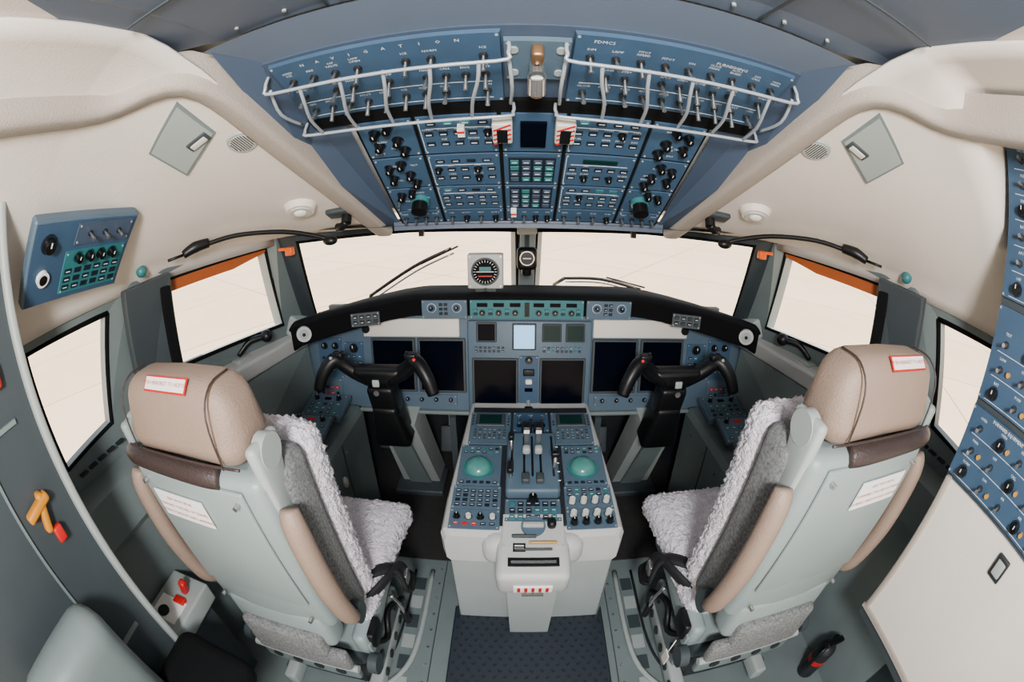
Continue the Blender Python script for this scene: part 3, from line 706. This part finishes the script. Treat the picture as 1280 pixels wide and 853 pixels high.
rc.box((.998,-.2,.89),(.01,1.17,.47),CREAM); rc.box((.994,-.2,.648),(.02,1.2,.014),BEAMC)
rc.rbox((.993,.385,.89),(.02,.02,.48),.006,BEAMC)
rc.rbox((.99,.08,1.07),(.012,.05,.06),.004,DARK); rc.rbox((.986,.08,1.07),(.01,.034,.04),.004,GREYL)
RC0=frame((.996,.40,1.13),(0,-1,0),(0,0,1))
for b0,b1 in((.005,.19),(.20,.42),(.43,.80)):
    rc.M=RC0; plate(rc,.33,(b0+b1)/2,.66,b1-b0-.006,BLUE,t=.008)
    rc.M=RC0@Matrix.Translation((0,0,.008))
    for j in range(int((b1-b0)/.055)):
        for k in range(8):
            a=.05+k*.08; b=b0+.03+j*.055
            if a<.6:
                (toggle if (j+k)%3 else knob)(rc,a,b); 
                if (j+k)%2: rc.cyl((a+.03,b,0),(a+.03,b,.01),.006,AMBER,seg=10)
                label(rc,a,b+.022,.009,z=.001)
        rc.box((.3,b0+.03+j*.055-.02,.0005),(.55,.0012,.001),PRINT)
rc.M=RC0@Matrix.Translation((0,0,.008)); rc.text('FORWARD EQUIPMENT',(.14,.178,.001),.011,WHITE)
rc.M=Matrix.Identity(4); rc.done()
fe=MB('fire_extinguisher'); fe.cyl((1.17,.46,.0),(1.17,.46,.18),.045,DARK,seg=24); fe.cyl((1.17,.46,.10),(1.17,.46,.13),.0455,RED,seg=24); fe.sphere((1.17,.46,.18),.045,DARK,half=True); fe.cyl((1.17,.46,.22),(1.17,.46,.27),.016,BLACK); fe.rbox((1.14,.44,.28),(.09,.03,.02),.006,BLACK); fe.tube([(1.17,.46,.25),(1.10,.44,.22),(1.10,.44,.10)],.009,BLACK); fe.done()
lb=MB('oxygen_mask_box'); lb.rbox((-1.13,.44,.50),(.18,.26,.08),.01,GREYL); lb.rbox((-1.10,.50,.56),(.03,.03,.09),.01,RED,R=Matrix.Rotation(.4,3,'Y')); lb.rbox((-1.10,.45,.545),(.05,.03,.02),.005,RED); lb.box((-1.13,.40,.542),(.12,.10,.004),WHITE); lb.cyl((-1.14,.38,.545),(-1.14,.38,.55),.025,DARK,seg=20); lb.box((-1.14,.44,.23),(.12,.2,.46),GREYD); lb.done()

# =============== OUTSIDE =================
tm=bpy.data.materials.new('concrete_apron'); tm.use_nodes=True; nt=tm.node_tree; b=nt.nodes['Principled BSDF']; b.inputs['Roughness'].default_value=.9
tc=nt.nodes.new('ShaderNodeTexCoord'); br=nt.nodes.new('ShaderNodeTexBrick'); br.offset=0; br.inputs['Scale'].default_value=.13; br.inputs['Mortar Size'].default_value=.005; br.inputs['Brick Width'].default_value=1;br.inputs['Row Height'].default_value=1
br.inputs['Color1'].default_value=lin((240,214,180)); br.inputs['Color2'].default_value=lin((234,208,174)); br.inputs['Mortar'].default_value=lin((170,146,120))
nz=nt.nodes.new('ShaderNodeTexNoise'); nz.inputs['Scale'].default_value=.5; nz.inputs['Detail'].default_value=8
mp_=nt.nodes.new('ShaderNodeMapping'); mp_.inputs['Rotation'].default_value=(0,0,.6); nt.links.new(tc.outputs['Object'],mp_.inputs[0]); nt.links.new(mp_.outputs[0],br.inputs['Vector']); nt.links.new(mp_.outputs[0],nz.inputs['Vector'])
mi=nt.nodes.new('ShaderNodeMix'); mi.data_type='RGBA'; mi.blend_type='MULTIPLY'; mi.inputs[0].default_value=.2
nt.links.new(br.outputs['Color'],mi.inputs[6]); nt.links.new(nz.outputs['Fac'],mi.inputs[7]); nt.links.new(mi.outputs[2],b.inputs['Base Color'])
g=MB('ground'); g.poly([(-400,-400,-2.6),(400,-400,-2.6),(400,800,-2.6),(-400,800,-2.6)],tm); g.done(recalc=False)
sun=bpy.data.lights.new('sun','SUN'); sun.energy=13; sun.angle=.009; sun.color=(1,.93,.83); so=bpy.data.objects.new('sun',sun); bpy.context.collection.objects.link(so)
so.rotation_euler=(math.radians(25),0,0)
al=bpy.data.lights.new('flash_fill_light','AREA'); al.energy=56; al.size=.28; al.color=(1,.98,.96); ao=bpy.data.objects.new('flash_fill_light',al); bpy.context.collection.objects.link(ao)  # added fill lamp behind the camera, acting as its flash; no cabin fixture
ao.location=(0,-.60,1.83); ao.rotation_euler=(math.radians(66),0,0)
w=bpy.data.worlds.new('w'); bpy.context.scene.world=w; w.use_nodes=True; w.node_tree.nodes['Background'].inputs[0].default_value=(.78,.87,1,1); w.node_tree.nodes['Background'].inputs[1].default_value=1.1
cam=bpy.data.cameras.new('cam'); co=bpy.data.objects.new('cam',cam); bpy.context.collection.objects.link(co); bpy.context.scene.camera=co
cam.type='PANO'
tgt=cam if hasattr(cam,'panorama_type') else cam.cycles
tgt.panorama_type='FISHEYE_EQUISOLID'; tgt.fisheye_lens=15; tgt.fisheye_fov=math.radians(220)
cam.sensor_width=36; cam.sensor_height=24; cam.clip_start=.01; cam.clip_end=2000
co.location=(-.03,0,1.6); co.rotation_euler=(Matrix.Rotation(math.radians(1.1),4,'Z')@Matrix.Rotation(math.radians(70),4,'X')).to_euler()
